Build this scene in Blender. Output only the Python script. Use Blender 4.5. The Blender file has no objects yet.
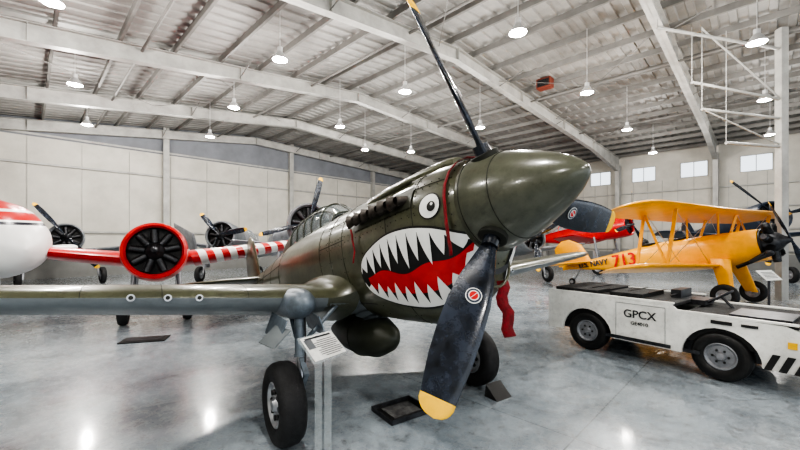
import bpy, numpy as np, random
from math import *
from mathutils import Vector as V, Matrix, Euler
random.seed(4)
C=bpy.context.scene.collection

# ---------------------------------------------------------------- materials
def mk(name,col,rough=.5,metal=0,var=0,vscale=3,bump=0,bscale=40,emit=None,estr=1,alpha=1,trans=0,col2=None,coat=0,rvar=0,grime=0):
    m=bpy.data.materials.new(name);m.use_nodes=True;nt=m.node_tree;n=nt.nodes;l=nt.links
    b=n['Principled BSDF'];b.inputs['Base Color'].default_value=(*col,1);b.inputs['Roughness'].default_value=rough;b.inputs['Metallic'].default_value=metal
    b.inputs['Coat Weight'].default_value=coat;b.inputs['Coat Roughness'].default_value=.12
    b.inputs['Alpha'].default_value=alpha;b.inputs['Transmission Weight'].default_value=trans
    tc=n.new('ShaderNodeTexCoord')
    if var or col2:
        nz=n.new('ShaderNodeTexNoise');nz.inputs['Scale'].default_value=vscale;nz.inputs['Detail'].default_value=6;nz.inputs['Roughness'].default_value=.65
        l.new(tc.outputs['Object'],nz.inputs['Vector'])
        r=n.new('ShaderNodeValToRGB');r.color_ramp.elements[0].position=.35;r.color_ramp.elements[1].position=.65
        c2=col2 or tuple(min(1,c*(1+var)) for c in col)
        c1=tuple(c*(1-var) for c in col) if not col2 else col
        r.color_ramp.elements[0].color=(*c1,1);r.color_ramp.elements[1].color=(*c2,1)
        l.new(nz.outputs['Fac'],r.inputs['Fac']);out=r.outputs['Color']
        if grime:
            g=n.new('ShaderNodeTexNoise');g.inputs['Scale'].default_value=14;g.inputs['Detail'].default_value=10;g.inputs['Roughness'].default_value=.8;l.new(tc.outputs['Object'],g.inputs['Vector'])
            gr=n.new('ShaderNodeValToRGB');gr.color_ramp.elements[0].position=.33;gr.color_ramp.elements[0].color=(.4,.38,.35,1);gr.color_ramp.elements[1].position=.5;l.new(g.outputs['Fac'],gr.inputs['Fac'])
            mx=n.new('ShaderNodeMix');mx.data_type='RGBA';mx.blend_type='MULTIPLY';mx.inputs[0].default_value=grime;l.new(out,mx.inputs[6]);l.new(gr.outputs['Color'],mx.inputs[7]);out=mx.outputs[2]
        l.new(out,b.inputs['Base Color'])
        if rvar:
            mp=n.new('ShaderNodeMapRange');mp.inputs['To Min'].default_value=rough-rvar;mp.inputs['To Max'].default_value=rough+rvar
            l.new(nz.outputs['Fac'],mp.inputs['Value']);l.new(mp.outputs['Result'],b.inputs['Roughness'])
    if bump:
        nb=n.new('ShaderNodeTexNoise');nb.inputs['Scale'].default_value=bscale;l.new(tc.outputs['Object'],nb.inputs['Vector'])
        bp=n.new('ShaderNodeBump');bp.inputs['Strength'].default_value=bump;bp.inputs['Distance'].default_value=.02
        l.new(nb.outputs['Fac'],bp.inputs['Height']);l.new(bp.outputs['Normal'],b.inputs['Normal'])
    if emit:
        b.inputs['Emission Color'].default_value=(*emit,1);b.inputs['Emission Strength'].default_value=estr
    return m
OLIVE=mk('olive_paint',(.075,.077,.046),.32,0,.3,2.5,.05,9,coat=.35,grime=.7)
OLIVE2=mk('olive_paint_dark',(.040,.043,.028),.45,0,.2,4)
SPIN=mk('spinner_paint',(.080,.083,.058),.28,0,.2,5,coat=.4,grime=.6)
UNDER=mk('underside_gray',(.20,.22,.23),.45,0,.15,3)
LINE=mk('panel_line',(.014,.015,.010),.7)
BLADE=mk('blade_paint',(.012,.017,.028),.26,.1,.9,7,coat=.4,rvar=.1)
YEL=mk('yellow_tip',(.88,.50,.015),.4,0,.1,8)
WHITE=mk('white_paint',(.82,.82,.80),.4,0,.06,5)
RED=mk('red_paint',(.58,.009,.009),.32,0,.15,4,coat=.35)
BLK=mk('black_paint',(.010,.010,.010),.45,0,.3,6)
TIRE=mk('tire_rubber',(.014,.014,.015),.7,0,.4,10,.3,80)
METAL=mk('bare_metal',(.45,.46,.48),.35,.8,.2,10)
DMETAL=mk('dark_metal',(.06,.062,.068),.42,.7,.4,12)
RUST=mk('exhaust_metal',(.06,.05,.042),.5,.6,.5,14)
GEARG=mk('gear_gray',(.15,.18,.21),.42,.2,.25,8,grime=.5)
def glassm():
    m=bpy.data.materials.new('canopy_glass');m.use_nodes=True;b=m.node_tree.nodes['Principled BSDF']
    b.inputs['Base Color'].default_value=(.45,.52,.55,1);b.inputs['Roughness'].default_value=.05;b.inputs['Alpha'].default_value=.35;return m
GLASS=glassm()
ACRYL=mk('acrylic',(.8,.88,.9),.08,0,alpha=.16)
CLOTHR=mk('red_cloth',(.20,.008,.012),.85,0,.4,20,.3,60)
NAVY=mk('navy_blue_paint',(.02,.03,.05),.4,0,.3,4)
GREY=mk('grey_paint',(.13,.14,.15),.45,0,.25,3)
LGREY=mk('lightgrey_paint',(.26,.27,.29),.36,.3,.25,3,grime=.4)
BYEL=mk('yellow_paint',(.82,.37,.005),.36,0,.1,3,coat=.25)
TUGW=mk('tug_white',(.78,.78,.74),.4,0,.12,3,grime=.35)
DECK=mk('deck_nonslip',(.022,.022,.022),.8,0,.5,12,.4,90)
PAPER=mk('placard_print',(.75,.75,.72),.6,0,.08,30)
ALU=mk('lamp_aluminium',(.7,.7,.7),.35,.6)
STEEL=mk('painted_steel',(.36,.355,.335),.55,0,.18,1.5)
PURL=mk('purlin_steel',(.17,.165,.155),.6,0,.2,1)
WALLM=mk('wall_panel',(.50,.48,.43),.7,0,.12,.6)

# ---------------------------------------------------------------- mesh builder
class MB:
    def __init__(s): s.v=[];s.f=[];s.mi=[];s.cur=0;s.M=None
    def add(s,vs,fs,mi=None):
        o=len(s.v);s.v+= [tuple(s.M@V(p)) if s.M else tuple(p) for p in vs]
        for f in fs: s.f.append([i+o for i in f]);s.mi.append(s.cur if mi is None else mi)
    def loft(s,rings,cap0=True,cap1=True,closed=True,mi=None):
        n=len(rings[0]);vs=[p for r in rings for p in r];fs=[]
        for i in range(len(rings)-1):
            for j in range(n if closed else n-1):
                a=i*n+j;b=i*n+(j+1)%n;fs.append((a,b,b+n,a+n))
        if cap0: fs.append(tuple(range(n-1,-1,-1)))
        if cap1: fs.append(tuple((len(rings)-1)*n+k for k in range(n)))
        s.add(vs,fs,mi)
    def lathe(s,prof,org=(0,0,0),axis=(1,0,0),n=32,mi=None,cap0=True,cap1=True,sy=1):
        a=V(axis).normalized();t=V((0,0,1)) if abs(a.z)<.9 else V((1,0,0))
        e1=a.cross(t).normalized();e2=a.cross(e1);org=V(org)
        s.loft([[org+a*h+e1*(r*cos(2*pi*k/n))+e2*(r*sy*sin(2*pi*k/n)) for k in range(n)] for h,r in prof],cap0,cap1,mi=mi)
    def cyl(s,p0,p1,r0,r1=None,n=12,mi=None):
        p0=V(p0);p1=V(p1);L=(p1-p0).length
        s.lathe([(0,r0),(L,r0 if r1 is None else r1)],p0,p1-p0,n,mi)
    def tube(s,pts,r,n=8,mi=None):
        for a,b in zip(pts,pts[1:]): s.cyl(a,b,r,r,n,mi)
    def torus(s,c,axis,R,r,n=32,m=12,mi=None):
        pr=[(r*sin(2*pi*k/m),R+r*cos(2*pi*k/m)) for k in range(m+1)]
        s.lathe(pr,c,axis,n,mi,False,False)
    def box(s,c,size,rot=None,mi=None):
        c=V(c);hx,hy,hz=[k/2 for k in size];R=rot or Matrix.Identity(3)
        vs=[c+R@V((x*hx,y*hy,z*hz)) for x in(-1,1) for y in(-1,1) for z in(-1,1)]
        s.add(vs,[(0,1,3,2),(4,6,7,5),(0,4,5,1),(2,3,7,6),(0,2,6,4),(1,5,7,3)],mi)
    def beam(s,p0,p1,w,h,mi=None):
        p0=V(p0);p1=V(p1);d=p1-p0;x=d.normalized();up=V((0,0,1)) if abs(x.z)<.95 else V((1,0,0))
        y=up.cross(x).normalized();z=x.cross(y);R=Matrix((x,y,z)).transposed();s.box((p0+p1)/2,(d.length,w,h),R,mi)
    def prism(s,poly,f,t,mi=None):
        n=len(poly);a=[f(p[0],p[1],-t/2) for p in poly];b=[f(p[0],p[1],t/2) for p in poly]
        s.add(a+b,[tuple(range(n-1,-1,-1)),tuple(range(n,2*n))]+[(i,(i+1)%n,(i+1)%n+n,i+n) for i in range(n)],mi)
    def grid(s,rows,mi=None):
        s.loft(rows,False,False,False,mi)
    def ell(s,c,r,n=24,m=14,mi=None):
        c=V(c);rings=[]
        for i in range(m+1):
            a=-pi/2+pi*i/m;k=max(cos(a),.01)
            rings.append([c+V((r[0]*sin(a),r[1]*k*cos(2*pi*j/n),r[2]*k*sin(2*pi*j/n))) for j in range(n)])
        s.loft(rings,mi=mi)
    def obj(s,name,mats,parent=None,ang=35,loc=None,rotz=None):
        me=bpy.data.meshes.new(name);me.from_pydata(s.v,[],s.f);me.update()
        mats=mats if isinstance(mats,(list,tuple)) else [mats]
        for m in mats: me.materials.append(m)
        me.polygons.foreach_set('material_index',s.mi);me.polygons.foreach_set('use_smooth',[True]*len(s.f))
        me.set_sharp_from_angle(angle=radians(ang))
        o=bpy.data.objects.new(name,me);C.objects.link(o)
        if parent: o.parent=parent
        if loc: o.location=loc
        if rotz is not None: o.rotation_euler=(0,0,rotz)
        return o
def fixn(o):
    import bmesh
    bm=bmesh.new();bm.from_mesh(o.data);bmesh.ops.recalc_face_normals(bm,faces=bm.faces);bm.to_mesh(o.data);bm.free();o.data.set_sharp_from_angle(angle=radians(35));return o
def empty(name,loc=(0,0,0),rot=(0,0,0),parent=None,sc=1):
    o=bpy.data.objects.new(name,None);C.objects.link(o);o.location=loc;o.rotation_euler=rot;o.scale=(sc,)*3;o.empty_display_size=.1
    if parent:o.parent=parent
    return o
def text(name,body,size,loc,rot,mat,parent,ext=.002,sx=1):
    cu=bpy.data.curves.new(name,'FONT');cu.body=body;cu.size=size;cu.extrude=ext;cu.align_x='CENTER';cu.align_y='CENTER';cu.offset=size*.012
    cu.materials.append(mat);o=bpy.data.objects.new(name,cu);C.objects.link(o);o.parent=parent;o.location=loc;o.rotation_euler=rot;o.scale=(sx,1,1);return o

def foil(le,cd,td,c,tc,n=9,camber=.0):
    le=V(le);cd=V(cd).normalized();td=V(td).normalized();xs=[(1-cos(pi*i/n))/2 for i in range(n+1)]
    y=lambda x:5*tc*(.2969*sqrt(x)-.126*x-.3516*x*x+.2843*x**3-.1036*x**4)
    cm=lambda x:camber*4*x*(1-x)
    up=[le+cd*(c*x)+td*(c*(y(x)+cm(x))) for x in xs]
    lo=[le+cd*(c*x)+td*(c*(-y(x)+cm(x))) for x in xs[1:-1]]
    return up+lo[::-1]
def interp(tab,x):
    xs=[r[0] for r in tab];
    if xs[0]>xs[-1]: tab=tab[::-1];xs=xs[::-1]
    x=min(max(x,xs[0]),xs[-1]);i=max(0,min(len(xs)-2,np.searchsorted(xs,x)-1));h=xs[i+1]-xs[i];t=(x-xs[i])/h
    out=[]
    for k in range(1,len(tab[0])):
        y0,y1=tab[i][k],tab[i+1][k]
        m0=(y1-tab[i-1][k])/(xs[i+1]-xs[i-1])*h if i>0 else (y1-y0)
        m1=(tab[i+2][k]-y0)/(xs[i+2]-xs[i])*h if i+2<len(xs) else (y1-y0)
        out.append((2*t**3-3*t*t+1)*y0+(t**3-2*t*t+t)*m0+(-2*t**3+3*t*t)*y1+(t**3-t*t)*m1)
    return out
def blade(mb,ang,R,r0,cmax,mi,mit,tip=.11,b0=48,b1=24):
    d=V((0,cos(ang),sin(ang)));tg=V((0,-sin(ang),cos(ang)));X=V((1,0,0))
    sts=[(0,.28),(.06,.30),(.15,.45),(.3,.78),(.45,.97),(.6,1),(.75,.95),(.87,.82)]
    def st(u,cf):
        r=r0+(R-r0)*u;b=radians(b0+(b1-b0)*u);cd=-(tg*cos(b)+X*sin(b));td=X*cos(b)-tg*sin(b)
        c=cmax*cf;tc=.34*(1-u)**2+.07 if cf>.31 else .9
        return foil(d*r-cd*(c*.45),cd,td,c,min(tc,.8))
    ut=1-tip/(R-r0);rs=[st(*q) for q in sts]+[st(ut,.76)]
    mb.loft(rs,mi=mi)
    mb.loft([st(ut,.761)]+[st(ut+(1-ut)*k,.76*sqrt(max(0.0,1-k**2.2))+.02) for k in(.3,.55,.75,.9,1)],mi=mit)

# ---------------------------------------------------------------- FIGHTER (main aircraft)
PSI=.60;PIT=.20;X0,Y0=-.06,4.17;LH=1.56;HH=2.23
root=empty('fighter_airplane',(X0,Y0,0),(0,0,PSI-pi/2))
air=empty('airframe',(LH,0,HH),(0,-PIT,0),root)
FT=[(-.15,.39,-.40,.385),(-.22,.41,-.52,.41),(-.34,.43,-.73,.43),(-.55,.45,-.87,.455),(-.9,.47,-.94,.475),(-1.4,.50,-.91,.485),(-2.0,.54,-.84,.49),(-2.7,.56,-.80,.49),(-3.3,.58,-.80,.475),(-4.2,.58,-.75,.45),(-5.2,.50,-.6,.37),(-6.5,.41,-.38,.26),(-7.8,.34,-.15,.14),(-8.7,.30,0,.04)]
def fs(x): return interp(FT,x)
def hw(x,z):
    zt,zb,w=fs(x);q=z/(zt if z>=0 else -zb)
    return w*sqrt(max(0,1-q*q))
def fpt(x,th,off=0):
    zt,zb,w=fs(x);c,s_=cos(th),sin(th);return V((x,(w+off)*c,((zt+off) if s_>0 else (-zb+off))*s_))
mb=MB();N=56
xs=[-.15-.05*i for i in range(20)]+list(np.linspace(-1.15,-8.7,56))
mb.loft([[fpt(x,2*pi*k/N) for k in range(N)] for x in xs])
fixn(mb.obj('fuselage',[OLIVE],air,50))
mb=MB()
for x in(-.62,-1.02,-1.95,-2.3,-2.62,-4.7,-5.5,-6.4,-7.2):
    pts=[fpt(x,2*pi*k/48,.0) for k in range(49)];mb.tube(pts,.0045,5)
for th,a,b in((.55,-.2,-2.4),(-.1,-.2,-.9),(.1,-1.0,-2.6),(pi-.55,-.2,-2.4),(pi-.1,-1.9,-2.6),(pi+.9,-1.6,-4),(-.9,-1.6,-4),(pi/2,-.2,-2.5),(pi-.3,-4.6,-8),(.3,-4.6,-8)):
    mb.tube([fpt(a+(b-a)*k/20,th,0) for k in range(21)],.0045,5)
for x in(-.2,-.58,-.66,-.98,-1.06,-1.5,-1.91,-1.99,-2.26,-2.34,-2.58):
    for k in range(34):
        p=fpt(x,2*pi*k/34,.0);mb.ell(p,(.0065,.0065,.0065),6,4)
for th in(pi-.49,pi-.61,.49,.61,pi-.04,pi-.16):
    for k in range(26):
        mb.ell(fpt(-.25-k*.085,th),(.006,.006,.006),6,4)
mb.obj('panel_lines',[LINE],air)
mb=MB()
mb.lathe([(-.16,.30),(-.16,.39),(-.10,.392),(.0,.375),(.12,.345),(.25,.300),(.38,.243),(.5,.178),(.59,.118),(.645,.068),(.672,.035),(.68,.008)],n=48)
o=fixn(mb.obj('spinner',[SPIN],air,50))
mb=MB()
for x,r in((-.115,.393),(.13,.3425)): mb.torus((x,0,0),(1,0,0),r,.0035,48,6)
for k in range(3):
    a=-.08+2*pi*k/3;mb.lathe([(.2,.11),(.385,.11),(.39,.10)],(0,0,0),(0,cos(a),sin(a)),24)
mb.obj('spinner_seams',[LINE],air)
mb=MB()
for k in range(3): blade(mb,-.08+2*pi*k/3,1.67,.30,.30,0,1)
for k in range(3):
    a=-.08+2*pi*k/3;d=V((0,cos(a),sin(a)));mb.cyl(d*.2,d*.46,.075,.062,20,0)
fixn(mb.obj('propeller_blades',[BLADE,YEL],air,40))
for k in range(3):
    a=-.08+2*pi*k/3;u=.42;r=.30+1.37*u;b=radians(48-24*u);d=V((0,cos(a),sin(a)));tg=V((0,-sin(a),cos(a)));X=V((1,0,0))
    td=X*cos(b)-tg*sin(b);cd=-(tg*cos(b)+X*sin(b));c=d*r+td*.026+cd*.0
    mb=MB();mb.lathe([(0,.056),(.004,.056)],c,td,24,0);mb.lathe([(.004,.050),(.006,.050)],c,td,24,2);mb.lathe([(.006,.036),(.008,.036)],c,td,24,0);mb.lathe([(.008,.030),(.009,.030)],c,td,24,1)
    mb.beam(c+td*.010-d*.03-cd*.02,c+td*.010+d*.03+cd*.02,.012,.002,0)
    mb.obj('blade_roundel',[WHITE,RED,NAVY],air)
# shark mouth
UPP=[(-1.62,-.40),(-1.54,-.25),(-1.3,-.14),(-1.0,-.08),(-.7,-.09),(-.45,-.14),(-.30,-.19),(-.16,-.25)]
LOW=[(-1.62,-.44),(-1.54,-.56),(-1.3,-.67),(-1.0,-.74),(-.7,-.765),(-.45,-.71),(-.30,-.59),(-.16,-.36)]
up=lambda x:interp(UPP,x)[0]
lw=lambda x:interp(LOW,x)[0]
def S(x,z,off,sd):
    zb=fs(x)[1];z=max(z,zb*.985);e=.004;y=hw(x,z);nx=-(hw(x+e,z)-hw(x-e,z))/(2*e);nz=-(hw(x,z+e)-hw(x,z-e))/(2*e)
    n=V((nx,1,nz)).normalized();p=V((x,y,z))+n*off;return V((p.x,sd*p.y,p.z))
mb=MB()
for sd in(-1,1):
    X_=list(np.linspace(-1.62,-.16,50))
    mb.grid([[S(x,lw(x)-.02+(up(x)-lw(x)+.04)*k/12,.004,sd) for k in range(13)] for x in X_],0)
    def rband(x,k):
        h=up(x)-lw(x);a=lw(x)+h*.18;b=lw(x)+h*(.49+.05*sin(x*9));return a+(b-a)*k/8
    mb.grid([[S(x,rband(x,k),.008,sd) for k in range(9)] for x in X_[4:]],1)
    for fn in(up,lw):
        sg=-1 if fn is up else 1
        mb.grid([[S(x,fn(x)+sg*.036*k/2,.010,sd) for k in range(3)] for x in X_[1:]],2)
    nT=10
    for fn,sg in((up,-1),(lw,1)):
        for i in range(nT):
            x0=-1.56+i*(1.40/nT);x1=x0+1.40/nT;xm=(x0+x1)/2+ .01
            L=(up(xm)-lw(xm))*(.50 if sg<0 else .34)*(1 if i%2 else .84)
            zt=fn(xm)+sg*L;rows=[]
            for r in range(7):
                q=r/6;row=[]
                for c in range(5):
                    xb=x0+(x1-x0)*c/4;w_=(1-q**1.5);row.append(S(xm+(xb-xm)*w_,(fn(xb)+sg*.012)*(1-q)+zt*q,.012,sd))
                rows.append(row)
            mb.grid(rows,2)
    ec=(-.40,.03)
    def disc(cx,cz,r,off,mi,rx=1.15):
        mb.grid([[S(cx+rx*r*q/6*cos(2*pi*k/28),cz+r*q/6*sin(2*pi*k/28),off,sd) for k in range(29)] for q in range(7)],mi)
    disc(*ec,.108,.004,0);disc(*ec,.095,.008,2);disc(ec[0]+.025,ec[1]-.008,.040,.012,0);disc(ec[0]+.035,ec[1]+.008,.012,.015,2)
mb.obj('shark_mouth_markings',[BLK,RED,WHITE],air,60)
mb=MB()
mb.M=Matrix.Translation((-.235,0,-.47))
mb.lathe([(0,.0),(.012,.2)],(0,0,0),(1,0,0),24,0,sy=.5)
mb.torus((.01,0,0),(1,0,0),.2,.012,24,8,1)
mb.M=None
mb.obj('chin_intake',[BLK,OLIVE],air)
mb=MB()
rings=[]
for x,w,h in((-.42,.085,.075),(-.50,.10,.09),(-.9,.12,.10),(-1.4,.12,.085),(-1.9,.10,.05),(-2.3,.05,.0)):
    z0=fs(x)[0]-.05;rings.append([V((x,w*cos(2*pi*k/20),z0+(h+.05)*(.5+.5*sin(2*pi*k/20)))) for k in range(20)])
mb.loft(rings);z0=fs(-.42)[0]+.005
mb.lathe([(0,.045),(.01,.045)],(-.42,0,z0),(1,0,0),20,1)
fixn(mb.obj('carburetor_scoop',[OLIVE,BLK],air))
mb=MB()
for sd in(-1,1):
    for i in range(6):
        x=-.70-i*.155;z=.17+.004*i;y=hw(x,z);p=V((x,sd*(y-.02),z));q=p+V((-.05,sd*.09,.0));r=q+V((-.10,sd*.022,0))
        mb.cyl(p,q,.038,.042,12,0);mb.loft([[c+V((0,a*cos(2*pi*k/16)*1.0,b*sin(2*pi*k/16))) for k in range(16)] for c,a,b in((q,.042,.042),(q+(r-q)*.4,.038,.055),(r,.032,.075))],False,False,mi=0)
        mb.ell(r+V((.006,0,0)),(.004,.024,.06),12,6,1)
    mb.grid([[S(x,z,.012,sd) for z in(.08,.13,.2,.27)] for x in np.linspace(-.62,-1.64,24)],2)
mb.obj('exhaust_stacks',[RUST,BLK,OLIVE2],air)
mb=MB()
for sd in(-1,1):
    mb.ell((-1.2,sd*.30,.385),(.45,.05,.045))
mb.obj('cowl_blisters',[OLIVE],air)
mb=MB()
for k in range(-3,4):
    th=-pi/2+k*.19;p=fpt(-1.95,th,.0);q=fpt(-2.2,th,.07);t=V((0,-sin(th),cos(th)))*.075
    mb.add([p-t,p+t,q+t,q-t],[(0,1,2,3)]);mb.add([p-t*1+V((0,0,.012)),p+t+V((0,0,.012)),q+t+V((0,0,.012)),q-t+V((0,0,.012))],[(3,2,1,0)])
mb.obj('cowl_flaps',[UNDER],air)
LEX=-1.93;LEZ=-.635;DIH=tan(radians(5.2))
def wst(y):
    ay=abs(y);t=(ay-.3)/5.2;le=LEX-.12*t-.18*max(0,(t-.0))**2;ch=2.65-1.15*t;z=LEZ+(ay)*DIH
    return le,ch,z,.15-.05*t
for sd,nm in((-1,'wing_right'),(1,'wing_left')):
    mb=MB();rings=[]
    for y in[.2,.5,1,1.5,2,2.6,3.2,3.8,4.4,4.9]:
        le,ch,z,tc=wst(y);rings.append(foil((le,sd*y,z),(-1,0,-.02),(0,0,1),ch,tc,14,.02))
    for k in(.25,.5,.7,.85,.95,1):
        y=4.9+.78*k;q=sqrt(1-k*k*.985);le,ch,z,tc=wst(y);c=ch*q;rings.append(foil((le-(ch-c)*.42,sd*y,z),(-1,0,-.02),(0,0,1),c,tc,14,.02))
    mb.loft(rings);o=fixn(mb.obj(nm,[OLIVE,UNDER],air,50))
    for p in o.data.polygons:
        if p.normal.z<-.3: p.material_index=1
    mb=MB()
    for y in(1.5,2.2,2.75,3.4,4.1,4.8):
        le,ch,z,tc=wst(y);R=foil((le,sd*y,z),(-1,0,-.02),(0,0,1),ch,tc,14,.02);mb.tube(R[:14],.003,4,0)
    for y in(1.92,2.16,2.42):
        le,ch,z,tc=wst(y);mb.cyl((le-.1,sd*y,z),(le+.022,sd*y,z),.034,.030,16,1);mb.cyl((le+.02,sd*y,z),(le+.026,sd*y,z),.018,.018,12,0)
    mb.obj(nm+'_guns',[LINE,METAL],air)
mb=MB()
for sd in(-1,1):
    rings=[]
    for k in range(8):
        q=k/7;y=.35+.35*q;le,ch,z,tc=wst(y);h=.18*(1-q)**2
        rings.append(foil((le+.06*(1-q)**2,sd*y,z+h*.5),(-1,0,-.02),(0,0,1),ch+.2*(1-q)**2,tc*(1+.7*(1-q)**2),14,.02))
    mb.loft(rings)
fixn(mb.obj('wing_root_fillets',[OLIVE],air,50))
mb=MB()
for sd in(-1,1):
    rr=[]
    for k,le,ch in((.05,-7.15,1.45),(.5,-7.25,1.35),(1.0,-7.42,1.15),(1.5,-7.65,.85),(1.8,-7.9,.5),(1.93,-8.1,.2)):
        rr.append(foil((le,sd*k,.22),(-1,0,0),(0,0,1),ch,.09))
    mb.loft(rr)
rr=[foil((le,0,z),(-1,0,0),(0,1,0),ch,.09) for z,le,ch in((.1,-7.5,1.45),(.5,-7.75,1.35),(.9,-7.95,1.2),(1.2,-8.12,.95),(1.4,-8.3,.6),(1.48,-8.5,.2))]
mb.loft(rr);fixn(mb.obj('tail_surfaces',[OLIVE],air,50))
mb=MB();mb.cyl((-7.2,0,-.1),(-7.35,0,-.42),.03);mb.M=Matrix.Translation((-7.4,0,-.50));mb.lathe([(-.05,.06),(-.05,.13),(0,.15),(.05,.13),(.05,.06)],(0,0,0),(0,1,0),20,1)
mb.obj('tail_wheel',[METAL,TIRE],air)
CT=[(-2.5,.55,.30),(-2.95,.80,.29),(-3.3,.86,.30),(-3.9,.86,.30),(-4.3,.82,.28),(-4.9,.70,.22),(-5.5,.48,.12)]
def cring(x,off=0,n=14):
    zt,w=interp(CT,x);b=.42
    return [V((x,(w+off)*cos(pi*k/n),b+(zt-b+off)*sin(pi*k/n)**.75)) for k in range(n+1)]
mb=MB();mb.grid([cring(x) for x in np.linspace(-2.51,-4.35,16)]);mb.obj('canopy_glass',[GLASS],air)
mb=MB();mb.grid([cring(x) for x in np.linspace(-4.35,-5.5,10)]);mb.obj('rear_quarter_glass',[OLIVE2],air)
mb=MB()
for x in(-2.55,-2.97,-3.3,-3.62,-3.95,-4.33): mb.tube(cring(x,.004),.014,6)
for k in(0,3,7,11,14):
    mb.tube([cring(x,.004)[k] for x in np.linspace(-2.55,-4.35,14)],.012,6)
mb.obj('canopy_frame',[OLIVE2],air)
mb=MB();mb.box((-3.7,0,.48),(.12,.4,.55));mb.box((-3.35,0,.42),(.5,.38,.12));mb.box((-2.75,0,.5),(.1,.46,.18));mb.obj('cockpit_interior',[BLK],air)
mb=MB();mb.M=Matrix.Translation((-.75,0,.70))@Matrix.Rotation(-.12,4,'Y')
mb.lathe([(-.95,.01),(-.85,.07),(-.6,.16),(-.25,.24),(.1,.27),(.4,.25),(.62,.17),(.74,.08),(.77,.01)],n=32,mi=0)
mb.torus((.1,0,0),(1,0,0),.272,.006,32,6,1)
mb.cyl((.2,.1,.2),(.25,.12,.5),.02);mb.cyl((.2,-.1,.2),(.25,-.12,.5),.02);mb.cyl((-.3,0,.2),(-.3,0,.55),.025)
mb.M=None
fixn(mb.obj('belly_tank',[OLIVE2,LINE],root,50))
def wheel(mb,c,R=.38,w=.24,sd=-1,ax=(0,1,0),t=0,h=1):
    k=R/.38
    prof=[(-.06,.19),(-.10,.21),(-.118,.25),(-.122,.30),(-.105,.345),(-.07,.372),(0,.38),(.07,.372),(.105,.345),(.122,.30),(.118,.25),(.10,.21),(.06,.19)]
    mb.lathe([(a*w/.24,r*k) for a,r in prof],c,ax,40,t)
    for s in(-1,1):
        mb.lathe([(s*.05*w/.24,.2*k),(s*.095*w/.24,.205*k),(s*.10*w/.24,.19*k),(s*.07*w/.24,.16*k),(s*.075*w/.24,.07*k),(s*.11*w/.24,.05*k),(s*.115*w/.24,.01*k)],c,ax,32,h)
for sd in(-1,1):
    nm='main_gear_'+('right' if sd<0 else 'left')
    mb=MB();wheel(mb,(0,sd*1.25,.38),sd=sd)
    for g in(-.07,-.035,0,.035,.07): mb.torus((0,sd*1.25+g,.38),(0,1,0),.374-.6*abs(g)**1.6,.004,40,6,4)
    for k in range(8):
        a=2*pi*k/8
        for s in(-1,1): mb.cyl((.12*cos(a),sd*1.25+s*.06,.38+.12*sin(a)),(.12*cos(a),sd*1.25+s*.088,.38+.12*sin(a)),.025,.025,10,4)
    top=V((-.22,sd*1.02,1.22));ax=V((.0,sd*1.09,.40))
    d=(ax-top);mb.cyl(top,top+d*.55,.055,.050,20,2);mb.cyl(top+d*.5,top+d*.93,.034,.034,16,3);mb.cyl(top+d*.53,top+d*.57,.062,.062,20,2)
    mb.cyl(ax+V((0,-sd*.04,.0)),ax+V((0,sd*.16,-.02)),.05,.045,16,2)
    a=top+d*.57;b=top+d*.92;m=(a+b)/2+V((.17,0,.03));mb.beam(a+V((.04,0,0)),m,.05,.02,2);mb.beam(m,b+V((.03,0,0)),.05,.02,2)
    mb.cyl(top+V((-.45,0,.05)),top+d*.5,.025,.025,10,2)
    mb.cyl(top+V((-.1,-sd*.5,.0)),top+d*.45,.022,.022,10,2)
    mb.tube([top+V((.06,.03,0)),top+d*.3+V((.075,.03,0)),top+d*.6+V((.09,.02,0)),ax+V((.05,0,.05))],.009,6,4)
    mb.M=Matrix.Translation((-.36,sd*1.04,1.24))@Matrix.Rotation(-.14,4,'Y')
    mb.lathe([(-1.2,.03),(-.9,.09),(-.4,.145),(0,.16),(.22,.15),(.36,.11),(.43,.055),(.45,.01)],n=28,mi=2)
    mb.M=None
    for q in(-1,1):
        mb.box((-.3,sd*1.04+q*.2,1.03),(.5,.012,.22),Euler((q*.35,0,0)).to_matrix(),2)
    mb.box((-.12,sd*1.30,.98),(.30,.012,.22),Euler((sd*.9,0,.2)).to_matrix(),5)
    fixn(mb.obj(nm,[TIRE,METAL,GEARG,METAL,BLK,UNDER],root))
def ribbon(name,pts,w,mat,par,wd=(1,0,0)):
    mb=MB();wd=V(wd).normalized()*w/2;rows=[]
    for i,p in enumerate(pts):
        rows.append([V(p)-wd,V(p)+wd])
    mb.grid(rows);o=mb.obj(name,[mat],par,80);so=o.modifiers.new('s','SOLIDIFY');so.thickness=.004;return o
XR=-.225
r1=[fpt(XR,pi/2+a,.02) for a in(.0,.3,.6,.9,1.2,1.45)]
p=r1[-1];r1+= [p+V((.008*sin(k*2.1),-.008-.008*cos(k*1.7),-.065*k)) for k in range(1,8)]
ribbon('intake_cover_streamer',r1,.035,CLOTHR,air)
p=S(-1.60,.10,.05,-1);ribbon('exhaust_streamer',[p+V((.012*sin(k*1.9),-.01*cos(k),-.06*k)) for k in range(0,7)],.035,CLOTHR,air)
p=V((-.27,.12,-.62));ribbon('chin_cover_streamer',[p+V((.02*sin(k*1.9),.012*cos(k*1.3),-.065*k)) for k in range(0,8)],.11,CLOTHR,air,(.3,1,0))

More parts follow.
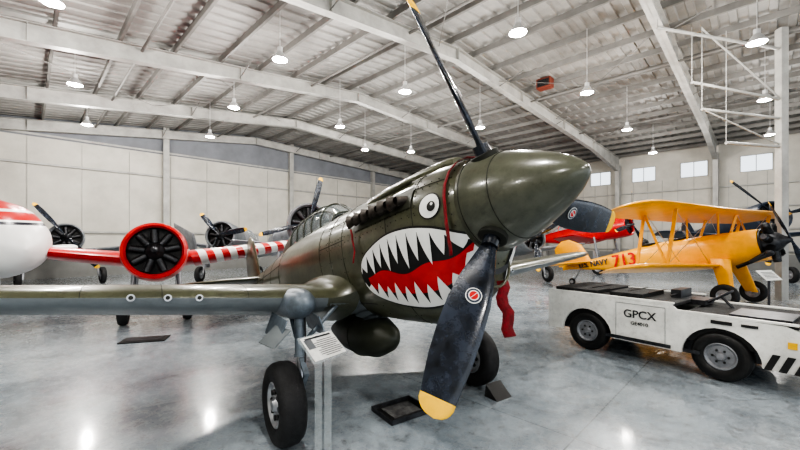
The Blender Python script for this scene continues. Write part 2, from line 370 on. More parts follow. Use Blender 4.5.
# ---------------------------------------------------------------- drip pan, chock, placards
def floorpt(px,py): 
    d=1.91*369/(py-239.7);return ((px-400)/369*d,d)
mb=MB();w,l=.50,.40
mb.box((0,0,.008),(w,l,.012),mi=0)
for s in(-1,1): mb.box((s*w/2,0,.03),(.016,l+.016,.05),mi=1);mb.box((0,s*l/2,.03),(w,.016,.05),mi=1)
mb.box((.02,.02,.018),(.36,.27,.008),mi=2)
x,y=floorpt(401,412);mb.obj('drip_pan',[BLK,DMETAL,mk('oil_pad',(.11,.11,.11),.7,0,.5,15)],loc=(x,y,0),rotz=.6)
mb=MB();mb.box((0,0,.012),(.75,.4,.02),mi=0);mb.box((0,0,.024),(.6,.28,.008),mi=1);x,y=floorpt(145,340)
mb.obj('drip_pan.001',[BLK,DMETAL],loc=(x,y,0),rotz=.3)
mb=MB();tri=lambda a,b,t:V((a,t,b))
mb.prism([(0,0),(.2,0),(.02,.15)],tri,.26)
wx=X0+cos(PSI)*1.22+sin(PSI)*.34;wy=Y0+sin(PSI)*1.22-cos(PSI)*.34
mb.obj('wheel_chock',[BLK],loc=(wx,wy,0),rotz=PSI-pi/2)
pl=empty('placard_stand',(-.60,2.88,0),(0,0,.95))
mb=MB();mb.M=Matrix.Translation((0,0,1.08))@Matrix.Rotation(radians(38),4,'X')
mb.box((0,0,0),(.35,.25,.010),mi=0);mb.box((0,0,.008),(.32,.225,.004),mi=1)
for i in range(9): mb.box((.04,.055-.018*i,.0108),(.22 if i%4 else .15,.006,.001),mi=2)
mb.box((-.11,.04,.0108),(.07,.09,.001),mi=3);mb.box((0,.09,.0108),(.26,.016,.001),mi=2)
mb.obj('sign_board',[ACRYL,PAPER,DMETAL,GREY],pl)
mb=MB();mb.box((-.05,0,.53),(.010,.07,1.06));mb.box((.05,0,.53),(.010,.07,1.06));mb.box((0,0,.01),(.3,.26,.016));mb.obj('acrylic_post',[ACRYL],pl)
pl=empty('placard_stand.001',(8.6,8.6,0),(0,0,.3))
mb=MB();mb.M=Matrix.Translation((0,0,1.08))@Matrix.Rotation(radians(45),4,'X')
mb.box((0,0,0),(.55,.30,.012),mi=0)
for i in range(5): mb.box((0,.08-.04*i,.008),(.4,.012,.003),mi=1)
mb.M=None;mb.cyl((0,0,0),(0,0,1.06),.025,.025,10,1);mb.lathe([(0,.2),(.02,.19)],(0,0,0),(0,0,1),24,1)
mb.obj('sign',[PAPER,DMETAL],pl)

# ---------------------------------------------------------------- generic radial-engined aircraft
def radial_face(mb,x,R,dark,met):
    mb.lathe([(x-.05,R*.98),(x-.05,.01)],mi=dark,n=32)
    for k in range(9):
        a=2*pi*k/9+.2;d=V((0,cos(a),sin(a)))
        mb.cyl(V((x-.0,0,0))+d*R*.35,V((x-.0,0,0))+d*R*.86,R*.13,R*.13,12,met)
        for j in range(5): mb.cyl(V((x,0,0))+d*R*(.45+.08*j),V((x,0,0))+d*R*(.465+.08*j),R*.16,R*.16,12,dark)
        mb.cyl(V((x+.05,0,0))+d*R*.3,V((x+.06,0,0))+d*R*.82,R*.018,R*.018,6,met)
    mb.lathe([(x-.04,R*.36),(x+.06,R*.34),(x+.15,R*.24),(x+.2,R*.16),(x+.3,R*.13),(x+.38,R*.11),(x+.43,R*.02)],mi=met,n=24)
def plane(name,loc,head,mats,R=.6,L=8,span=11,pitch=.18,hubz=1.9,blades=3,pang=.3,wingz=-.45,dih=6,stripe=(),fold=False,prad=1.55,chord=2.1,wy=1.3,tck=.14):
    body,wingm,cowl=mats
    rt=empty(name,(loc[0],loc[1],0),(0,0,atan2(head[1],head[0])))
    a=empty('airframe',(0,0,hubz),(0,-pitch,0),rt)
    mb=MB()
    mb.lathe([(-.02,R*.80),(.05,R*.86),(.02,R*.95),(-.15,R*1.0),(-.8,R*1.02),(-1.15,R*1.0),(-1.15,R*.9)],mi=2,n=40,cap0=False,cap1=False)
    rg=[]
    for u,k,zz in((0,.9,0),(.1,.95,0),(.25,.95,.02),(.4,.86,.05),(.6,.62,.12),(.8,.36,.2),(.95,.15,.26),(1,.04,.28)):
        x=-1.1-(L-1.1)*u;rg.append([V((x,R*k*.85*cos(2*pi*j/28),zz+R*k*1.05*sin(2*pi*j/28))) for j in range(28)])
    mb.loft(rg,mi=0);radial_face(mb,-.12,R*.85,3,4)
    fixn(mb.obj('fuselage',[body,wingm,cowl,BLK,DMETAL],a,40))
    if blades:
        mb=MB()
        for k in range(blades): blade(mb,pang+2*pi*k/blades,prad,.12,.24,0,1,.12)
        o=fixn(mb.obj('propeller',[BLADE,YEL],a));o.location=(.2,0,0)
    mb=MB();rg=[]
    for x,h,w in((-2.2,.0,.25),(-2.6,.32,.28),(-3.2,.38,.28),(-4.0,.32,.26),(-4.8,.0,.12)):
        rg.append([V((x,w*cos(pi*j/10),R*.78+h*sin(pi*j/10))) for j in range(11)])
    mb.grid(rg,0)
    for r in rg[1:4]: mb.tube(r,.02,6,1)
    mb.tube([r[5] for r in rg],.02,6,1)
    mb.obj('canopy',[GLASS,body],a)
    for sd in(-1,1):
        mb=MB();rr=[];hs=span/2 if not fold else span*.24
        for y in np.linspace(.2,hs*.93,9):
            t=y/(span/2);rr.append(foil((-1.5-.2*t,sd*y,wingz+y*tan(radians(dih))),(-1,0,0),(0,0,1),chord*(1-.42*t),tck-.05*t,10))
        if not fold:
            for k in(.4,.7,.9,1):
                y=hs*(.93+.07*k);t=y/(span/2);c=chord*(1-.42*t);q=sqrt(1-k*k*.97);rr.append(foil((-1.5-.2*t-c*(1-q)*.4,sd*y,wingz+y*tan(radians(dih))),(-1,0,0),(0,0,1),c*q,.09,10))
        mb.loft(rr,mi=0)
        if fold:
            y0=hs*.93;z0=wingz+y0*tan(radians(dih));rr=[]
            sp=V((-1.1,sd*1.5,.75));cd=V((-.40,-sd*.10,-.90)).normalized();nd=sp.cross(cd).normalized()
            for k in np.linspace(0,1,7):
                rr.append(foil(V((-1.3,sd*y0,z0+.45))+sp*k,cd,nd,1.15*(1-.25*k),.1,10))
            mb.loft(rr,mi=0);mb.cyl((-1.9,sd*(y0-.1),z0),V((-1.3,sd*y0,z0+.45))+sp*.1+cd*.5,.06,.06,10,0)
        fixn(mb.obj('wing_'+('right' if sd<0 else 'left'),[wingm],a,50))
        if sd in stripe:
            mb=MB();n=11
            for i in range(n):
                y0=.6+i*.36
                for off,mi in((0,0),(.18,1)):
                    rows=[]
                    for yy in(y0+off,y0+off+.18):
                        t=yy/(span/2);F=foil((-1.49-.2*t,sd*yy,wingz+yy*tan(radians(dih))),(-1,0,0),(0,0,1),chord*(1-.42*t),(tck+.01-.05*t)*1.04,10)
                        idx=[4,3,2,1,0,19,18,17,16];rows.append([F[j]+V((.012,sd*.03*q*(1),0)) for q,j in enumerate(idx)])
                    mb.grid(rows,mi)
            mb.obj('wing_edge_stripes_'+str(sd+1),[RED,WHITE],a,60)
        mb=MB();rr=[foil((-L+1.35-.25*k,sd*k,.3),(-1,0,0),(0,0,1),1.1*(1-.3*k),.09) for k in(.1,.6,1.1,1.6)]+[foil((-L+.8,sd*1.8,.3),(-1,0,0),(0,0,1),.3,.09)]
        mb.loft(rr);fixn(mb.obj('tailplane_'+str(sd+1),[wingm],a))
        gz=.36;mb=MB()
        wheel(mb,(-.95,sd*wy,gz),R=.36,w=.2,t=0,h=1)
        mb.cyl((-.95,sd*(wy-.13),gz),(-1.3,sd*(wy-.2),hubz+wingz-.15),.05,.06,12,2);mb.cyl((-.95,sd*(wy-.16),gz),(-.95,sd*wy,gz),.04,.04,10,2)
        mb.box((-1.2,sd*(wy-.24),1.0),(.35,.02,.7),mi=2)
        mb.obj('gear_'+str(sd+1),[TIRE,METAL,LGREY],rt)
    mb=MB();rr=[foil((le,0,z),(-1,0,0),(0,1,0),c,.09) for z,le,c in((.15,-L+1.5,1.5),(.6,-L+1.2,1.3),(1.0,-L+.95,1.05),(1.25,-L+.7,.7),(1.33,-L+.5,.3))];mb.loft(rr)
    fixn(mb.obj('tail_fin',[wingm],a))
    return rt
HD=(sin(.55),-cos(.55))
plane('radial_trainer_airplane',(-5.15,7.75),HD,(RED,RED,RED),R=.62,L=6.2,span=8.6,hubz=1.68,blades=0,wingz=-.10,dih=7.5,stripe=(1,),pitch=.12,wy=.62,tck=.19,chord=2.2)
plane('grey_trainer_airplane',(-13.2,14.6),(.75,-.66),(GREY,GREY,GREY),R=.6,L=6.0,span=6.5,hubz=2.0,pang=2.2,blades=2,wingz=-.35,prad=1.6)
plane('navy_fighter_airplane',(-3.3,13.4),(.25,-.96),(GREY,LGREY,GREY),R=.8,L=8,span=6,hubz=2.5,pang=pi/2-.25,wingz=-.6,prad=1.75)
plane('carrier_bomber_airplane',(-7.6,15.6),(.05,-.99),(LGREY,LGREY,GREY),R=.65,L=7.5,span=8,hubz=2.1,pang=.2,wingz=-.3,fold=True,prad=1.2,blades=3)
plane('silver_trainer_airplane',(5.6,15.5),(.2,-.98),(LGREY,LGREY,GREY),R=.6,L=8,span=8,hubz=2.0,pang=.5,wingz=-.35,prad=1.45)
plane('navy_torpedo_airplane',(15.8,15.6),(-.2,-.98),(NAVY,NAVY,NAVY),R=.7,L=7,span=7,hubz=2.9,pang=2.35,wingz=-.6,prad=2.2)
plane('red_racer_airplane',(12.4,20),(.55,-.83),(RED,RED,RED),R=.6,L=6.5,span=5.5,hubz=2.7,pang=1.25,wingz=-.5,prad=2.0)

# white-nosed transport at far left
wt=empty('white_transport_airplane',(-7.6,7.5,0),(0,0,radians(-22)))
mt=bpy.data.materials.new('transport_livery');mt.use_nodes=True;nt=mt.node_tree;n=nt.nodes;l=nt.links;b=n['Principled BSDF'];b.inputs['Roughness'].default_value=.3
tc=n.new('ShaderNodeTexCoord');sx=n.new('ShaderNodeSeparateXYZ');l.new(tc.outputs['Object'],sx.inputs[0]);mr=n.new('ShaderNodeMapRange');mr.inputs['From Min'].default_value=1;mr.inputs['From Max'].default_value=3;l.new(sx.outputs['Z'],mr.inputs['Value'])
cr=n.new('ShaderNodeValToRGB');cr.color_ramp.interpolation='CONSTANT';E=cr.color_ramp.elements
W_=(.78,.78,.76,1);R_=(.5,.015,.012,1);K_=(.02,.02,.03,1)
E[0].position=0;E[0].color=W_;E[1].position=.605;E[1].color=K_
for p_,c_ in((.635,W_),(.655,R_),(.745,W_),(.775,R_)):
    q=E.new(p_);q.color=c_
l.new(mr.outputs[0],cr.inputs['Fac']);l.new(cr.outputs['Color'],b.inputs['Base Color'])
mb=MB();rings=[]
for x,r,z in((0,.02,1.70),(-.06,.2,1.72),(-.2,.42,1.76),(-.5,.66,1.84),(-1,.82,1.9),(-1.8,.92,1.95),(-3.2,.95,1.98),(-5.5,.85,2.1),(-7.5,.5,2.3),(-9,.12,2.45)):
    rings.append([V((x,r*cos(2*pi*k/40),z+r*sin(2*pi*k/40))) for k in range(40)])
mb.loft(rings);o=fixn(mb.obj('fuselage',[mt],wt,50))
mb=MB()
for sd in(-1,1):
    rr=[foil((-4.6-.1*y,sd*y,1.45+.06*y),(-1,0,0),(0,0,1),2-.15*y,.13) for y in(.5,1.5,2.5,3.4)];mb.loft(rr)
rr=[foil((-7.4-.5*z,0,2.3+z),(-1,0,0),(0,1,0),1.6-.5*z,.1) for z in(0,.8,1.6)];mb.loft(rr)
fixn(mb.obj('wings_and_fin',[WHITE],wt,50))
mb=MB()
for q in(-1.5,-4.6):
    for y in((0,) if q==-1.5 else(-1.3,1.3)):
        wheel(mb,(q-.3,y,.3),R=.3,w=.2);mb.cyl((q-.3,y+.14,.3),(q-.3,y+.1,1.5),.05,.05,12,1);mb.cyl((q-.3,y,.3),(q-.3,y+.15,.3),.04,.04,12,1)
mb.obj('landing_gear',[TIRE,METAL],wt)

# ---------------------------------------------------------------- yellow biplane
ax=V((.486,-.877,0))
bi=empty('biplane',(10.43,10.0,0),(0,0,atan2(ax.y,ax.x)));ba=empty('airframe',(0,0,1.9),(0,-.19,0),bi)
mb=MB();rg=[]
for x,w,t,b in((-.45,.36,.40,-.42),(-.7,.40,.43,-.50),(-1.2,.42,.45,-.56),(-2.0,.42,.47,-.56),(-2.6,.42,.50,-.52),(-3.4,.40,.46,-.45),(-4.4,.30,.38,-.30),(-5.6,.18,.28,-.14),(-6.6,.08,.2,.0),(-7.0,.03,.18,.06)):
    rg.append([V((x,w*(abs(cos(q))**.75)*(1 if cos(q)>0 else -1),(t if sin(q)>0 else -b)*(abs(sin(q))**.75)*(1 if sin(q)>0 else -1))) for q in [2*pi*j/32+.01 for j in range(32)]])
mb.loft(rg);
for x in(-2.45,-3.3):
    mb.ell((x,0,.47),(.33,.27,.06),mi=1);mb.torus((x,0,.49),(0,0,1),.27,.03,24,8,1)
    mb.box((x+.27,0,.62),(.02,.4,.24),Euler((0,-.4,0)).to_matrix(),mi=2);mb.ell((x-.2,0,.56),(.1,.15,.16),mi=1)
fixn(mb.obj('fuselage',[BYEL,BLK,GLASS],ba,40))
mb=MB();
for k in range(7):
    a=2*pi*k/7+.2;d=V((0,cos(a),sin(a)));o_=V((-.25,0,0))
    mb.cyl(o_+d*.18,o_+d*.52,.085,.085,14,0)
    for j in range(6): mb.cyl(o_+d*(.26+.04*j),o_+d*(.272+.04*j),.11,.11,14,1)
    mb.cyl(o_+d*.5,o_+d*.57,.10,.07,14,0);mb.cyl(o_+V((.1,0,0))+d*.2,o_+V((.08,0,0))+d*.56,.012,.012,6,1)
mb.lathe([(-.5,.3),(-.2,.28),(-.08,.22),(.02,.12),(.1,.08),(.16,.02)],mi=0,n=24);mb.torus((-.42,0,0),(1,0,0),.38,.03,32,8,1)
for a in(-.6,.2): mb.tube([(-.35,-.3,-.3+a*.1),(-.7,-.42,-.5),(-1.0,-.43,-.6)],.05,10,1)
mb.obj('radial_engine',[DMETAL,BLK],ba)
mb=MB();
for k in range(2): blade(mb,2.3+pi*k,1.33,.06,.22,0,1,.10)
o=fixn(mb.obj('propeller',[BLADE,YEL],ba));o.location=(.12,0,0)
UZ=1.05;LZ=-.52;UX=-.75;LX=-1.3
mb=MB()
def tips(rr,sgn,y0,x0,z0,dih,ch,ext):
    out=[]
    for k in(.3,.6,.8,.93,1):
        y=y0+ext*k;q=sqrt(1-k*k*.98);out.append(foil((x0-ch*(1-q)*.45,sgn*y,z0+y*dih),(-1,0,-.03),(0,0,1),ch*q,.11,10,.02))
    return out
u=[foil((UX,y,UZ+abs(y)*.012),(-1,0,-.03),(0,0,1),1.5,.11,10,.02) for y in np.linspace(-4.2,4.2,15)]
u=tips(0,-1,4.2,UX,UZ,.012,1.5,.65)[::-1]+u+tips(0,1,4.2,UX,UZ,.012,1.5,.65);mb.loft(u,mi=0)
for sd in(-1,1):
    l_=[foil((LX,sd*y,LZ+y*.035),(-1,0,-.03),(0,0,1),1.45,.11,10,.02) for y in np.linspace(.3,4.0,8)]+tips(0,sd,4.0,LX,LZ,.035,1.45,.6);mb.loft(l_,mi=0)
fixn(mb.obj('wings',[BYEL],ba,50))
mb=MB()
for sd in(-1,1):
    for y in(3.1,):
        for q in(.25,1.05):
            mb.beam((LX-q,sd*(y-.1),LZ+y*.035),(UX-q,sd*y,UZ+.03),.03,.09,0)
        mb.beam((LX-.25,sd*(y-.1),LZ+.12),(UX-1.05,sd*y,UZ),.025,.06,0)
    for q in(.3,1.1): mb.beam((UX-q-.2,sd*.4,.42),(UX-q,sd*.65,UZ),.03,.07,0)
    for q in(.3,1.0):
        mb.cyl((LX-q,sd*.4,LZ),(UX-q,sd*3.1,UZ),.008,.008,5,1);mb.cyl((LX-q,sd*3.0,LZ+.1),(UX-q,sd*.65,UZ),.008,.008,5,1)
    mb.cyl((-5.6,0,1.0),(-6.1,sd*1.2,.22),.006,.006,5,1);mb.cyl((-6.0,0,-.1),(-6.1,sd*1.1,.2),.012,.012,5,1)
mb.obj('struts_and_wires',[BYEL,METAL],ba)
mb=MB()
for sd in(-1,1):
    mb.loft([foil((-5.55-.2*y,sd*y,.2),(-1,0,0),(0,0,1),1.3-.15*y,.07) for y in(.05,.8,1.2)]+[foil((-5.95,sd*1.5,.2),(-1,0,0),(0,0,1),.8,.07),foil((-6.2,sd*1.65,.2),(-1,0,0),(0,0,1),.3,.07)])
mb.loft([foil((-5.6-.45*z,0,.15+z),(-1,0,0),(0,1,0),1.6-.35*z,.07) for z in(0,.4,.8)]+[foil((-6.25,0,1.12),(-1,0,0),(0,1,0),.85,.07),foil((-6.5,0,1.25),(-1,0,0),(0,1,0),.35,.07)])
fixn(mb.obj('tail_surfaces',[BYEL],ba,50))
mb=MB()
for sd in(-1,1):
    wheel(mb,(-.95,sd*.98,.33),R=.33,w=.2)
    mb.loft([foil((-.78,sd*.80,.33),(-1,0,0),(0,1,0),.3,.35),foil((-1.0,sd*.45,1.35),(-1,0,0),(0,1,0),.5,.35)],mi=2)
    mb.cyl((-.95,sd*.75,.33),(-.95,sd*1.0,.33),.04,.04,10,1)
wheel(mb,(-6.45,0,.14),R=.14,w=.09);mb.cyl((-6.45,0.06,.14),(-6.1,0,.6),.03,.03,8,1)
mb.obj('landing_gear',[TIRE,METAL,BYEL],bi)
text('fuselage_number','713',.62,(-4.15,-.375,.04),(pi/2,0,radians(-5.5)),RED,ba,.012)
text('navy_lettering','U.S. NAVY',.30,(-5.45,-.25,.08),(pi/2,0,radians(-7.5)),NAVY,ba,.012)

# ---------------------------------------------------------------- tug
ta=V((.59,-.80,0)).normalized()
tl=V((-ta.y,ta.x,0))
near=V((4.3,4.96,0));WD=1.55;cen=near+tl*(WD/2-.03)
tg=empty('baggage_tug',tuple(cen),(0,0,atan2(ta.y,ta.x)))
prof=[(-2.48,.34),(-2.50,.97),(-.55,.97),(-.48,.90),(.62,.86),(.76,.80),(.80,.34)]
def archpts(cx,r): return [(cx+r*cos(a),.30+r*sin(a)) for a in np.linspace(0,pi,14)]
bot=[(.8,.30)]+archpts(0,.42)+archpts(-1.79,.42)+[(-2.48,.30)]
poly=prof+bot[0:]
mb=MB()
for sd in(-1,1):
    mb.prism(poly,lambda a,b,t,sd=sd:V((a,sd*(WD/2-.03)+t,b)),.05,0)
mb.box((-2.47,0,.64),(.06,WD-.06,.66),mi=0);mb.box((.75,0,.56),(.08,WD-.06,.50),mi=0)
mb.box((-1.5,0,.95),(1.96,WD-.08,.04),mi=1);mb.box((.15,0,.85),(1.15,WD-.08,.04),mi=1)
mb.box((-.85,0,.38),(3.2,WD-.3,.14),mi=2)
mb.box((-2.05,0,1.0),(.75,WD-.3,.06),mi=1);mb.box((-1.25,-.1,1.0),(.5,.9,.07),mi=1)
mb.box((-.72,.25,.99),(.14,.5,.22),mi=2);mb.box((-.55,.25,.93),(.4,.5,.08),mi=2)
mb.cyl((-.05,.25,.85),(-.2,.25,1.02),.02,.02,8,2);mb.torus((-.21,.25,1.03),(-.6,0,.8),.17,.014,24,8,2)
mb.box((.35,-.2,.885),(.6,.7,.03),mi=2)
for i in range(5): mb.box((-1.9+.3*i,.1,1.04),(.02,.8,.01),mi=3)
for sd in(-1,1): mb.box((-1.5,sd*(WD/2-.03),.98),(1.96,.06,.025),mi=0);mb.box((.13,sd*(WD/2-.03),.885),(1.2,.06,.025),mi=0)
for a in(-1.30,-.62): mb.box((a,-WD/2-.001,.62),(.006,.006,.55),mi=5)
mb.box((-.96,-WD/2-.001,.90),(.68,.006,.006),mi=5);mb.box((-1.0,-WD/2-.004,.345),(.9,.012,.05),mi=2);mb.box((-.3,-WD/2-.004,.34),(.2,.012,.05),mi=2)
mb.box((.02,-WD/2-.006,.80),(.22,.01,.045),mi=3);mb.box((.30,-WD/2-.006,.80),(.16,.01,.035),mi=3);mb.box((.68,-WD/2-.006,.64),(.08,.01,.08),mi=4)
for i in range(8):
    y=-WD/2+.1+i*(WD-.2)/7;mb.box((.84,y,.40),(.06,(WD-.2)/7,.2),mi=(3 if i%2 else 0))
for i in range(3): mb.prism([(.46+.13*i-.03,.30),(.53+.13*i-.03,.30),(.61+.13*i-.03,.50),(.54+.13*i-.03,.50)],lambda a,b,t:V((min(a,.86),-WD/2-.008+t,b)),.012,3)
for cx in(0,-1.79):
    for sd in(-1,1):
        wheel(mb,(cx,sd*(WD/2-.13),.335),R=.335,w=.22,t=3,h=5)
        for k in range(6):
            a=2*pi*k/6;mb.cyl((cx+.085*cos(a),sd*(WD/2-.07),.335+.085*sin(a)),(cx+.085*cos(a),sd*(WD/2-.045),.335+.085*sin(a)),.015,.015,8,3)
    mb.box((cx,0,.6),(.86,WD-.14,.25),mi=3)
mb.obj('tug_body',[TUGW,DECK,DMETAL,BLK,YEL,LGREY],tg,30)
text('tug_lettering','GPCX',.17,(-.96,-WD/2-.006,.74),(pi/2,0,0),DMETAL,tg,.002)
text('tug_serial','GE4010',.075,(-.96,-WD/2-.006,.60),(pi/2,0,0),DMETAL,tg,.002)

# ---------------------------------------------------------------- BUILDING
AL=radians(44.7);RZ=-AL
D1=V((sin(AL),cos(AL),0));D2=V((cos(AL),-sin(AL),0))
T0,TR,T1=-14.,11.,32.4;S0,S1=-25.1,16.
def zdeck(t): return 6.15+(9.05-6.15)*(t-T0)/(TR-T0) if t<TR else 9.05+(8.35-9.05)*(t-TR)/(T1-TR)
def zbot(t):
    P=[(-14,5.4),(0,7.05),(11,8.4),(26,7.75),(32.4,7.0)];return float(np.interp(t,[p[0] for p in P],[p[1] for p in P]))
m=bpy.data.materials.new('polished_concrete');m.use_nodes=True;nt=m.node_tree;n=nt.nodes;l=nt.links;b=n['Principled BSDF']
tc=n.new('ShaderNodeTexCoord')
def noise(sc,det,ro,dist=0):
    q=n.new('ShaderNodeTexNoise');q.inputs['Scale'].default_value=sc;q.inputs['Detail'].default_value=det;q.inputs['Roughness'].default_value=ro;q.inputs['Distortion'].default_value=dist;l.new(tc.outputs['Object'],q.inputs['Vector']);return q
def ramp(src,p0,c0,p1,c1):
    r=n.new('ShaderNodeValToRGB');e=r.color_ramp.elements;e[0].position=p0;e[0].color=(*c0,1);e[1].position=p1;e[1].color=(*c1,1);l.new(src.outputs['Fac'],r.inputs['Fac']);return r
def mul(a,b_,f):
    x=n.new('ShaderNodeMix');x.data_type='RGBA';x.blend_type='MULTIPLY';x.inputs[0].default_value=f;l.new(a,x.inputs[6]);l.new(b_,x.inputs[7]);return x.outputs[2]
n1=noise(.5,10,.75,.4);r1_=ramp(n1,.38,(.22,.26,.295),.60,(.41,.46,.50))
n2=noise(7,9,.78,.3);r2=ramp(n2,.36,(.34,.32,.31),.48,(1,1,1))
n3=noise(30,6,.8);r3=ramp(n3,.32,(.34,.33,.32),.44,(1,1,1))
n4=noise(1.1,5,.7,1.2);r4=ramp(n4,.38,(.62,.62,.63),.52,(1,1,1))
cc=mul(r1_.outputs['Color'],r2.outputs['Color'],.85);cc=mul(cc,r3.outputs['Color'],.9);cc=mul(cc,r4.outputs['Color'],.75)
bk=n.new('ShaderNodeTexBrick');bk.offset=0;bk.inputs['Scale'].default_value=1;bk.inputs['Brick Width'].default_value=4.6;bk.inputs['Row Height'].default_value=4.6;bk.inputs['Mortar Size'].default_value=.008
bk.inputs['Color1'].default_value=(1,1,1,1);bk.inputs['Color2'].default_value=(1,1,1,1);bk.inputs['Mortar'].default_value=(.5,.5,.5,1)
mpg=n.new('ShaderNodeMapping');mpg.inputs['Location'].default_value=(1.3,.9,0);l.new(tc.outputs['Object'],mpg.inputs['Vector']);l.new(mpg.outputs[0],bk.inputs['Vector'])
cc=mul(cc,bk.outputs['Color'],1);l.new(cc,b.inputs['Base Color'])
mr=n.new('ShaderNodeMapRange');mr.inputs['From Min'].default_value=.3;mr.inputs['From Max'].default_value=.7;mr.inputs['To Min'].default_value=.38;mr.inputs['To Max'].default_value=.15;l.new(n2.outputs['Fac'],mr.inputs['Value']);l.new(mr.outputs['Result'],b.inputs['Roughness'])
b.inputs['Coat Weight'].default_value=.5;b.inputs['Coat Roughness'].default_value=.10
bp=n.new('ShaderNodeBump');bp.inputs['Strength'].default_value=.10;bp.inputs['Distance'].default_value=.02;l.new(n2.outputs['Fac'],bp.inputs['Height']);l.new(bp.outputs['Normal'],b.inputs['Normal'])
FLOORM=m
mb=MB();mb.box(((S0+S1)/2,(T0+T1)/2,-.05),(S1-S0+1,T1-T0+1,.1));mb.obj('floor',[FLOORM],rotz=RZ)
DECKM=mk('roof_deck',(.27,.265,.25),.6,0,.18,.8)
mb=MB();rows=[]
ss=[];pit=.45;s_=S0
while s_<S1:
    ss+=[(s_,0),(s_+.17,0),(s_+.20,.045),(s_+.42,.045)];s_+=pit
for t in(T0,-7,0,TR,18,25,T1): rows.append([V((a,t,zdeck(t)+h)) for a,h in ss])
mb.grid(rows);o=mb.obj('ceiling',[DECKM],rotz=RZ,ang=20);so=o.modifiers.new('s','SOLIDIFY');so.thickness=.05;so.offset=1
mb=MB();t=T0+.3
while t<T1:
    z=zdeck(t)
    mb.box(((S0+S1)/2,t,z-.10),(S1-S0,.02,.2));mb.box(((S0+S1)/2,t+.035,z-.195),(S1-S0,.07,.015));t+=1.42
mb.obj('roof_purlins',[PURL],rotz=RZ)
tt=list(np.linspace(T0,TR,8))+[16,21,26,29,T1-.3]
for i,s0 in enumerate((-24.7,-19.4,-13.7,-8.0,-2.3,3.4,9.1,14.8)):
    mb=MB()
    rg=[]
    for t in tt: rg.append([V((s0-.008,t,zbot(t))),V((s0+.008,t,zbot(t))),V((s0+.008,t,zdeck(t)-.2)),V((s0-.008,t,zdeck(t)-.2))])
    mb.loft(rg)
    for fn in(lambda t:zbot(t),lambda t:zdeck(t)-.22):
        mb.loft([[V((s0-.13,t,fn(t))),V((s0+.13,t,fn(t))),V((s0+.13,t,fn(t)+.02)),V((s0-.13,t,fn(t)+.02))] for t in tt])
    for t in(0.,5.5,11.,16,21,26): mb.box((s0,t,(zbot(t)+zdeck(t)-.2)/2),(.24,.015,zdeck(t)-.2-zbot(t)))
    mb.loft([[V((s0-.13,T1-.2,z)),V((s0+.13,T1-.2,z)),V((s0+.13,T1-.2-d,z)),V((s0-.13,T1-.2-d,z))] for z,d in((0,.35),(7.1,.8),(7.6,.8))])
    mb.obj('roof_beam',[STEEL],rotz=RZ)
mb=MB()
for s0 in(-19.4,-8.0,3.4):
    for t in(-2,4,14,20):
        mb.cyl((s0,t,zdeck(t)-.35),(s0+5.7,t+6,zdeck(t+6)-.35),.012,.012,5);mb.cyl((s0+5.7,t,zdeck(t)-.35),(s0,t+6,zdeck(t+6)-.35),.012,.012,5)
for t in(2.5,8.5,17,23.5): mb.cyl((S0+.3,t,zdeck(t)-.32),(S1,t,zdeck(t)-.32),.045,.045,8)
for t in(5.5,14.,20.):
    for s0 in(-22,-16.5,-11,-5.2,.6,6.2):
        z=zdeck(t)-.25;mb.cyl((s0-2.8,t,zbot(t)+.1),(s0-2.8+1.1,t,z),.02,.02,6)
mb.obj('roof_rods_and_pipes',[PURL],rotz=RZ)  # roof cross-brace rods, sprinkler pipes and short struts
mb=MB()
mb.loft([[V((S0-.15,t,0)),V((S0,t,0)),V((S0,t,zdeck(t))),V((S0-.15,t,zdeck(t)))] for t in(T0,0,TR,20,T1)],mi=0)
mb.loft([[V((S0,t,6.9)),V((S0+.02,t,6.9)),V((S0+.02,t,zdeck(t)-.0)),V((S0,t,zdeck(t)-.0))] for t in(-7,0,TR,20,T1)],mi=1)
mb.obj('wall_left',[WALLM,mk('wall_insulation',(.19,.20,.22),.7,0,.12,.8)],rotz=RZ)
mb=MB()
for t in(-10.3,-2.3,5.7,13.7,21.7,29.7): mb.box((S0+.17,t,zdeck(t)/2),(.3,.2,zdeck(t)));mb.box((S0+.34,t,zdeck(t)/2),(.02,.3,zdeck(t)))
for z in(2.3,5.6,7.0): mb.box((S0+.1,(T0+T1)/2,z),(.06,T1-T0,.10))
t=T0
while t<T1: mb.box((S0+.02,t,3.4),(.03,.02,6.8));t+=2.0
mb.obj('trim_1',[STEEL],rotz=RZ)
mb=MB();mb.box((S0+.06,(T0+T1)/2,.5),(.06,T1-T0,1.0));mb.obj('baseboard_left',[mk('base_grey',(.22,.22,.21),.6,0,.1,1)],rotz=RZ)
WN=[(-9.4,6.7),(-6.45,6.75),(-3.5,6.8),(-.4,6.8),(4.6,6.8)]
mb=MB();z0,z1=6.25,7.3
mb.box(((S0+S1)/2,T1+.08,z0/2),(S1-S0,.15,z0),mi=0);mb.box(((S0+S1)/2,T1+.08,(z1+8.5)/2),(S1-S0,.15,8.5-z1),mi=0)
prev=S0
for s,_ in WN+[(None,0)]:
    e=S1 if s is None else s-.75;mb.box(((prev+e)/2,T1+.08,(z0+z1)/2),(e-prev,.15,z1-z0),mi=0)
    if s is not None: prev=s+.75
mb.obj('wall_right',[WALLM],rotz=RZ)
for i,(s,_) in enumerate(WN):
    mb=MB()
    for q in(-1,1): mb.box((s+q*.74,T1,(z0+z1)/2),(.05,.12,z1-z0));mb.box((s,T1,(z0+z1)/2+q*.52),(1.5,.12,.05))
    mb.box((s,T1,(z0+z1)/2),(.04,.06,z1-z0));mb.obj('window_%d'%(i+1),[STEEL],rotz=RZ)
mb=MB()
for z in(1.2,2.6,4.0,5.4): mb.box(((S0+S1)/2,T1-.08,z),(S1-S0,.16,.08))
s=S0
while s<S1: mb.box((s,T1-.015,3.1),(.03,.03,6.2));s+=.9
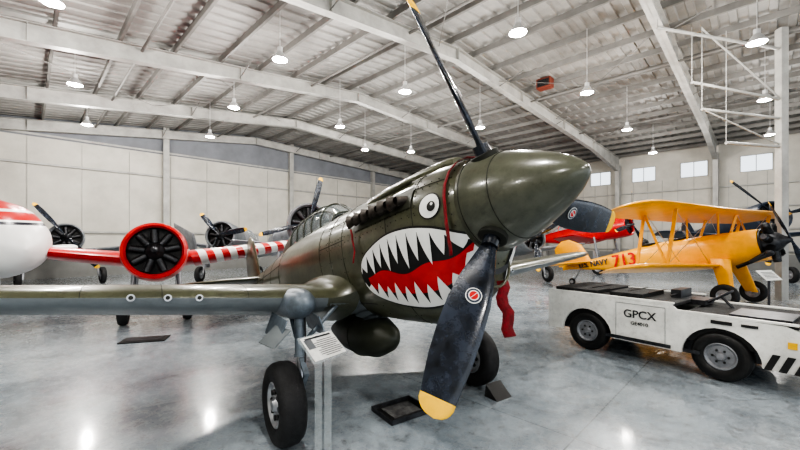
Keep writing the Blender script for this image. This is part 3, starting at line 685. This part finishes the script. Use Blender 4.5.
mb.obj('trim_2',[STEEL],rotz=RZ)
mb=MB();mb.box(((S0+S1)/2,T1-.04,.5),(S1-S0,.06,1));mb.obj('baseboard_right',[bpy.data.materials['base_grey']],rotz=RZ)
mb=MB();mb.box(((S0+S1)/2,T0-.08,3.1),(S1-S0,.15,6.2));mb.obj('wall_back',[WALLM],rotz=RZ)
# braced support column
mb=MB()
mb.box((12.1,11.7,4.3),(.22,.22,8.6))
for a,b_ in(((12.1,11.7,7.95),(7.4,10.6,8.0)),((12.1,11.7,6.35),(8.7,11,6.6)),((12.1,11.7,5.75),(9.0,11,5.8)),((12.1,11.7,4.85),(9.9,11.2,4.85))):
    mb.cyl(a,b_,.045,.045,10);mb.cyl(b_,(b_[0],b_[1],8.25),.010,.010,6)
mb.cyl((12.1,11.7,6.35),(9.0,11,8.2),.025,.025,8);mb.cyl((12.1,11.7,4.9),(9.0,11,5.8),.025,.025,8)
mb.obj('support_column',[STEEL])
HRED=mk('heater_red',(.16,.035,.02),.5)
for px,py,d in((545,84,16),(728,20,13.),(240,55,15)):
    X=(px-400)/369*d;z=1.91+(239.7-py)*d/369
    mb=MB();mb.box((0,0,0),(.6,.4,.4),mi=0);mb.box((0,-.205,0),(.5,.02,.3),mi=1)
    for k in range(5): mb.box((0,-.22,-.12+.06*k),(.5,.02,.012),mi=2)
    zc=zdeck(X*D1.x+d*D1.y)-z
    for a in(-.25,.25): mb.cyl((a,0,.18),(a,0,max(.3,zc)),.01,.01,6,2)
    mb.obj('unit_heater',[HRED,BLK,DMETAL],loc=(X,d,z),rotz=RZ)

# high-bay lamps, with some added out of view
L_=[(52,3),(75,85),(87,125),(210,137),(234,108),(280,60),(405,92),(340,127),(518,33),(587,93),(627,130),(653,153),(757,43),(765,100),(770,135),(480,128),(365,150),(411,152)]
pos=[((px-400)/369*4.9*369/(239.7-py),4.9*369/(239.7-py),6.81) for px,py in L_]
pos+=[(0,1.5,6.81),(-6,1.0,6.5),(6,1,7.0),(-1,-5,6.5),(5.5,-4,6.8),(-7,-5,6)]  # unseen lamps added overhead and behind the camera for extra light
BULB=mk('lamp_glow',(1,1,1),.5,emit=(1,.96,.88),estr=120)
for i,p in enumerate(pos):
    t=p[0]*D1.x+p[1]*D1.y;zz=zdeck(t)-p[2]
    mb=MB();mb.lathe([(0,.20),(.08,.17),(.17,.11),(.22,.07),(.34,.07),(.36,.02)],(0,0,0),(0,0,1),24,0,cap0=False)
    mb.cyl((0,0,.34),(0,0,max(zz-.02,.4)),.008,.008,6,0)
    mb.lathe([(.02,.185),(.03,.185)],(0,0,0),(0,0,1),24,1)
    lamp=mb.obj('high_bay_lamp',[ALU,BULB],loc=p)
    li=bpy.data.lights.new('lamp_light','POINT');li.energy=430;li.color=(1,.965,.915);li.shadow_soft_size=.13
    lo=bpy.data.objects.new('lamp_light',li);C.objects.link(lo);lo.parent=lamp;lo.location=(0,0,-.2)

w=bpy.data.worlds.new('World');bpy.context.scene.world=w;w.use_nodes=True;bg=w.node_tree.nodes['Background'];bg.inputs[0].default_value=(.86,.93,1,1);bg.inputs[1].default_value=1.7
try: bpy.context.scene.view_settings.look='AgX - High Contrast'
except Exception: pass
c=bpy.data.cameras.new('camera');c.sensor_width=36;c.lens=369/800*36;c.shift_y=14.7/800;c.clip_end=200
co=bpy.data.objects.new('camera',c);C.objects.link(co);co.location=(0,0,1.91);co.rotation_euler=(pi/2,0,0);bpy.context.scene.camera=co
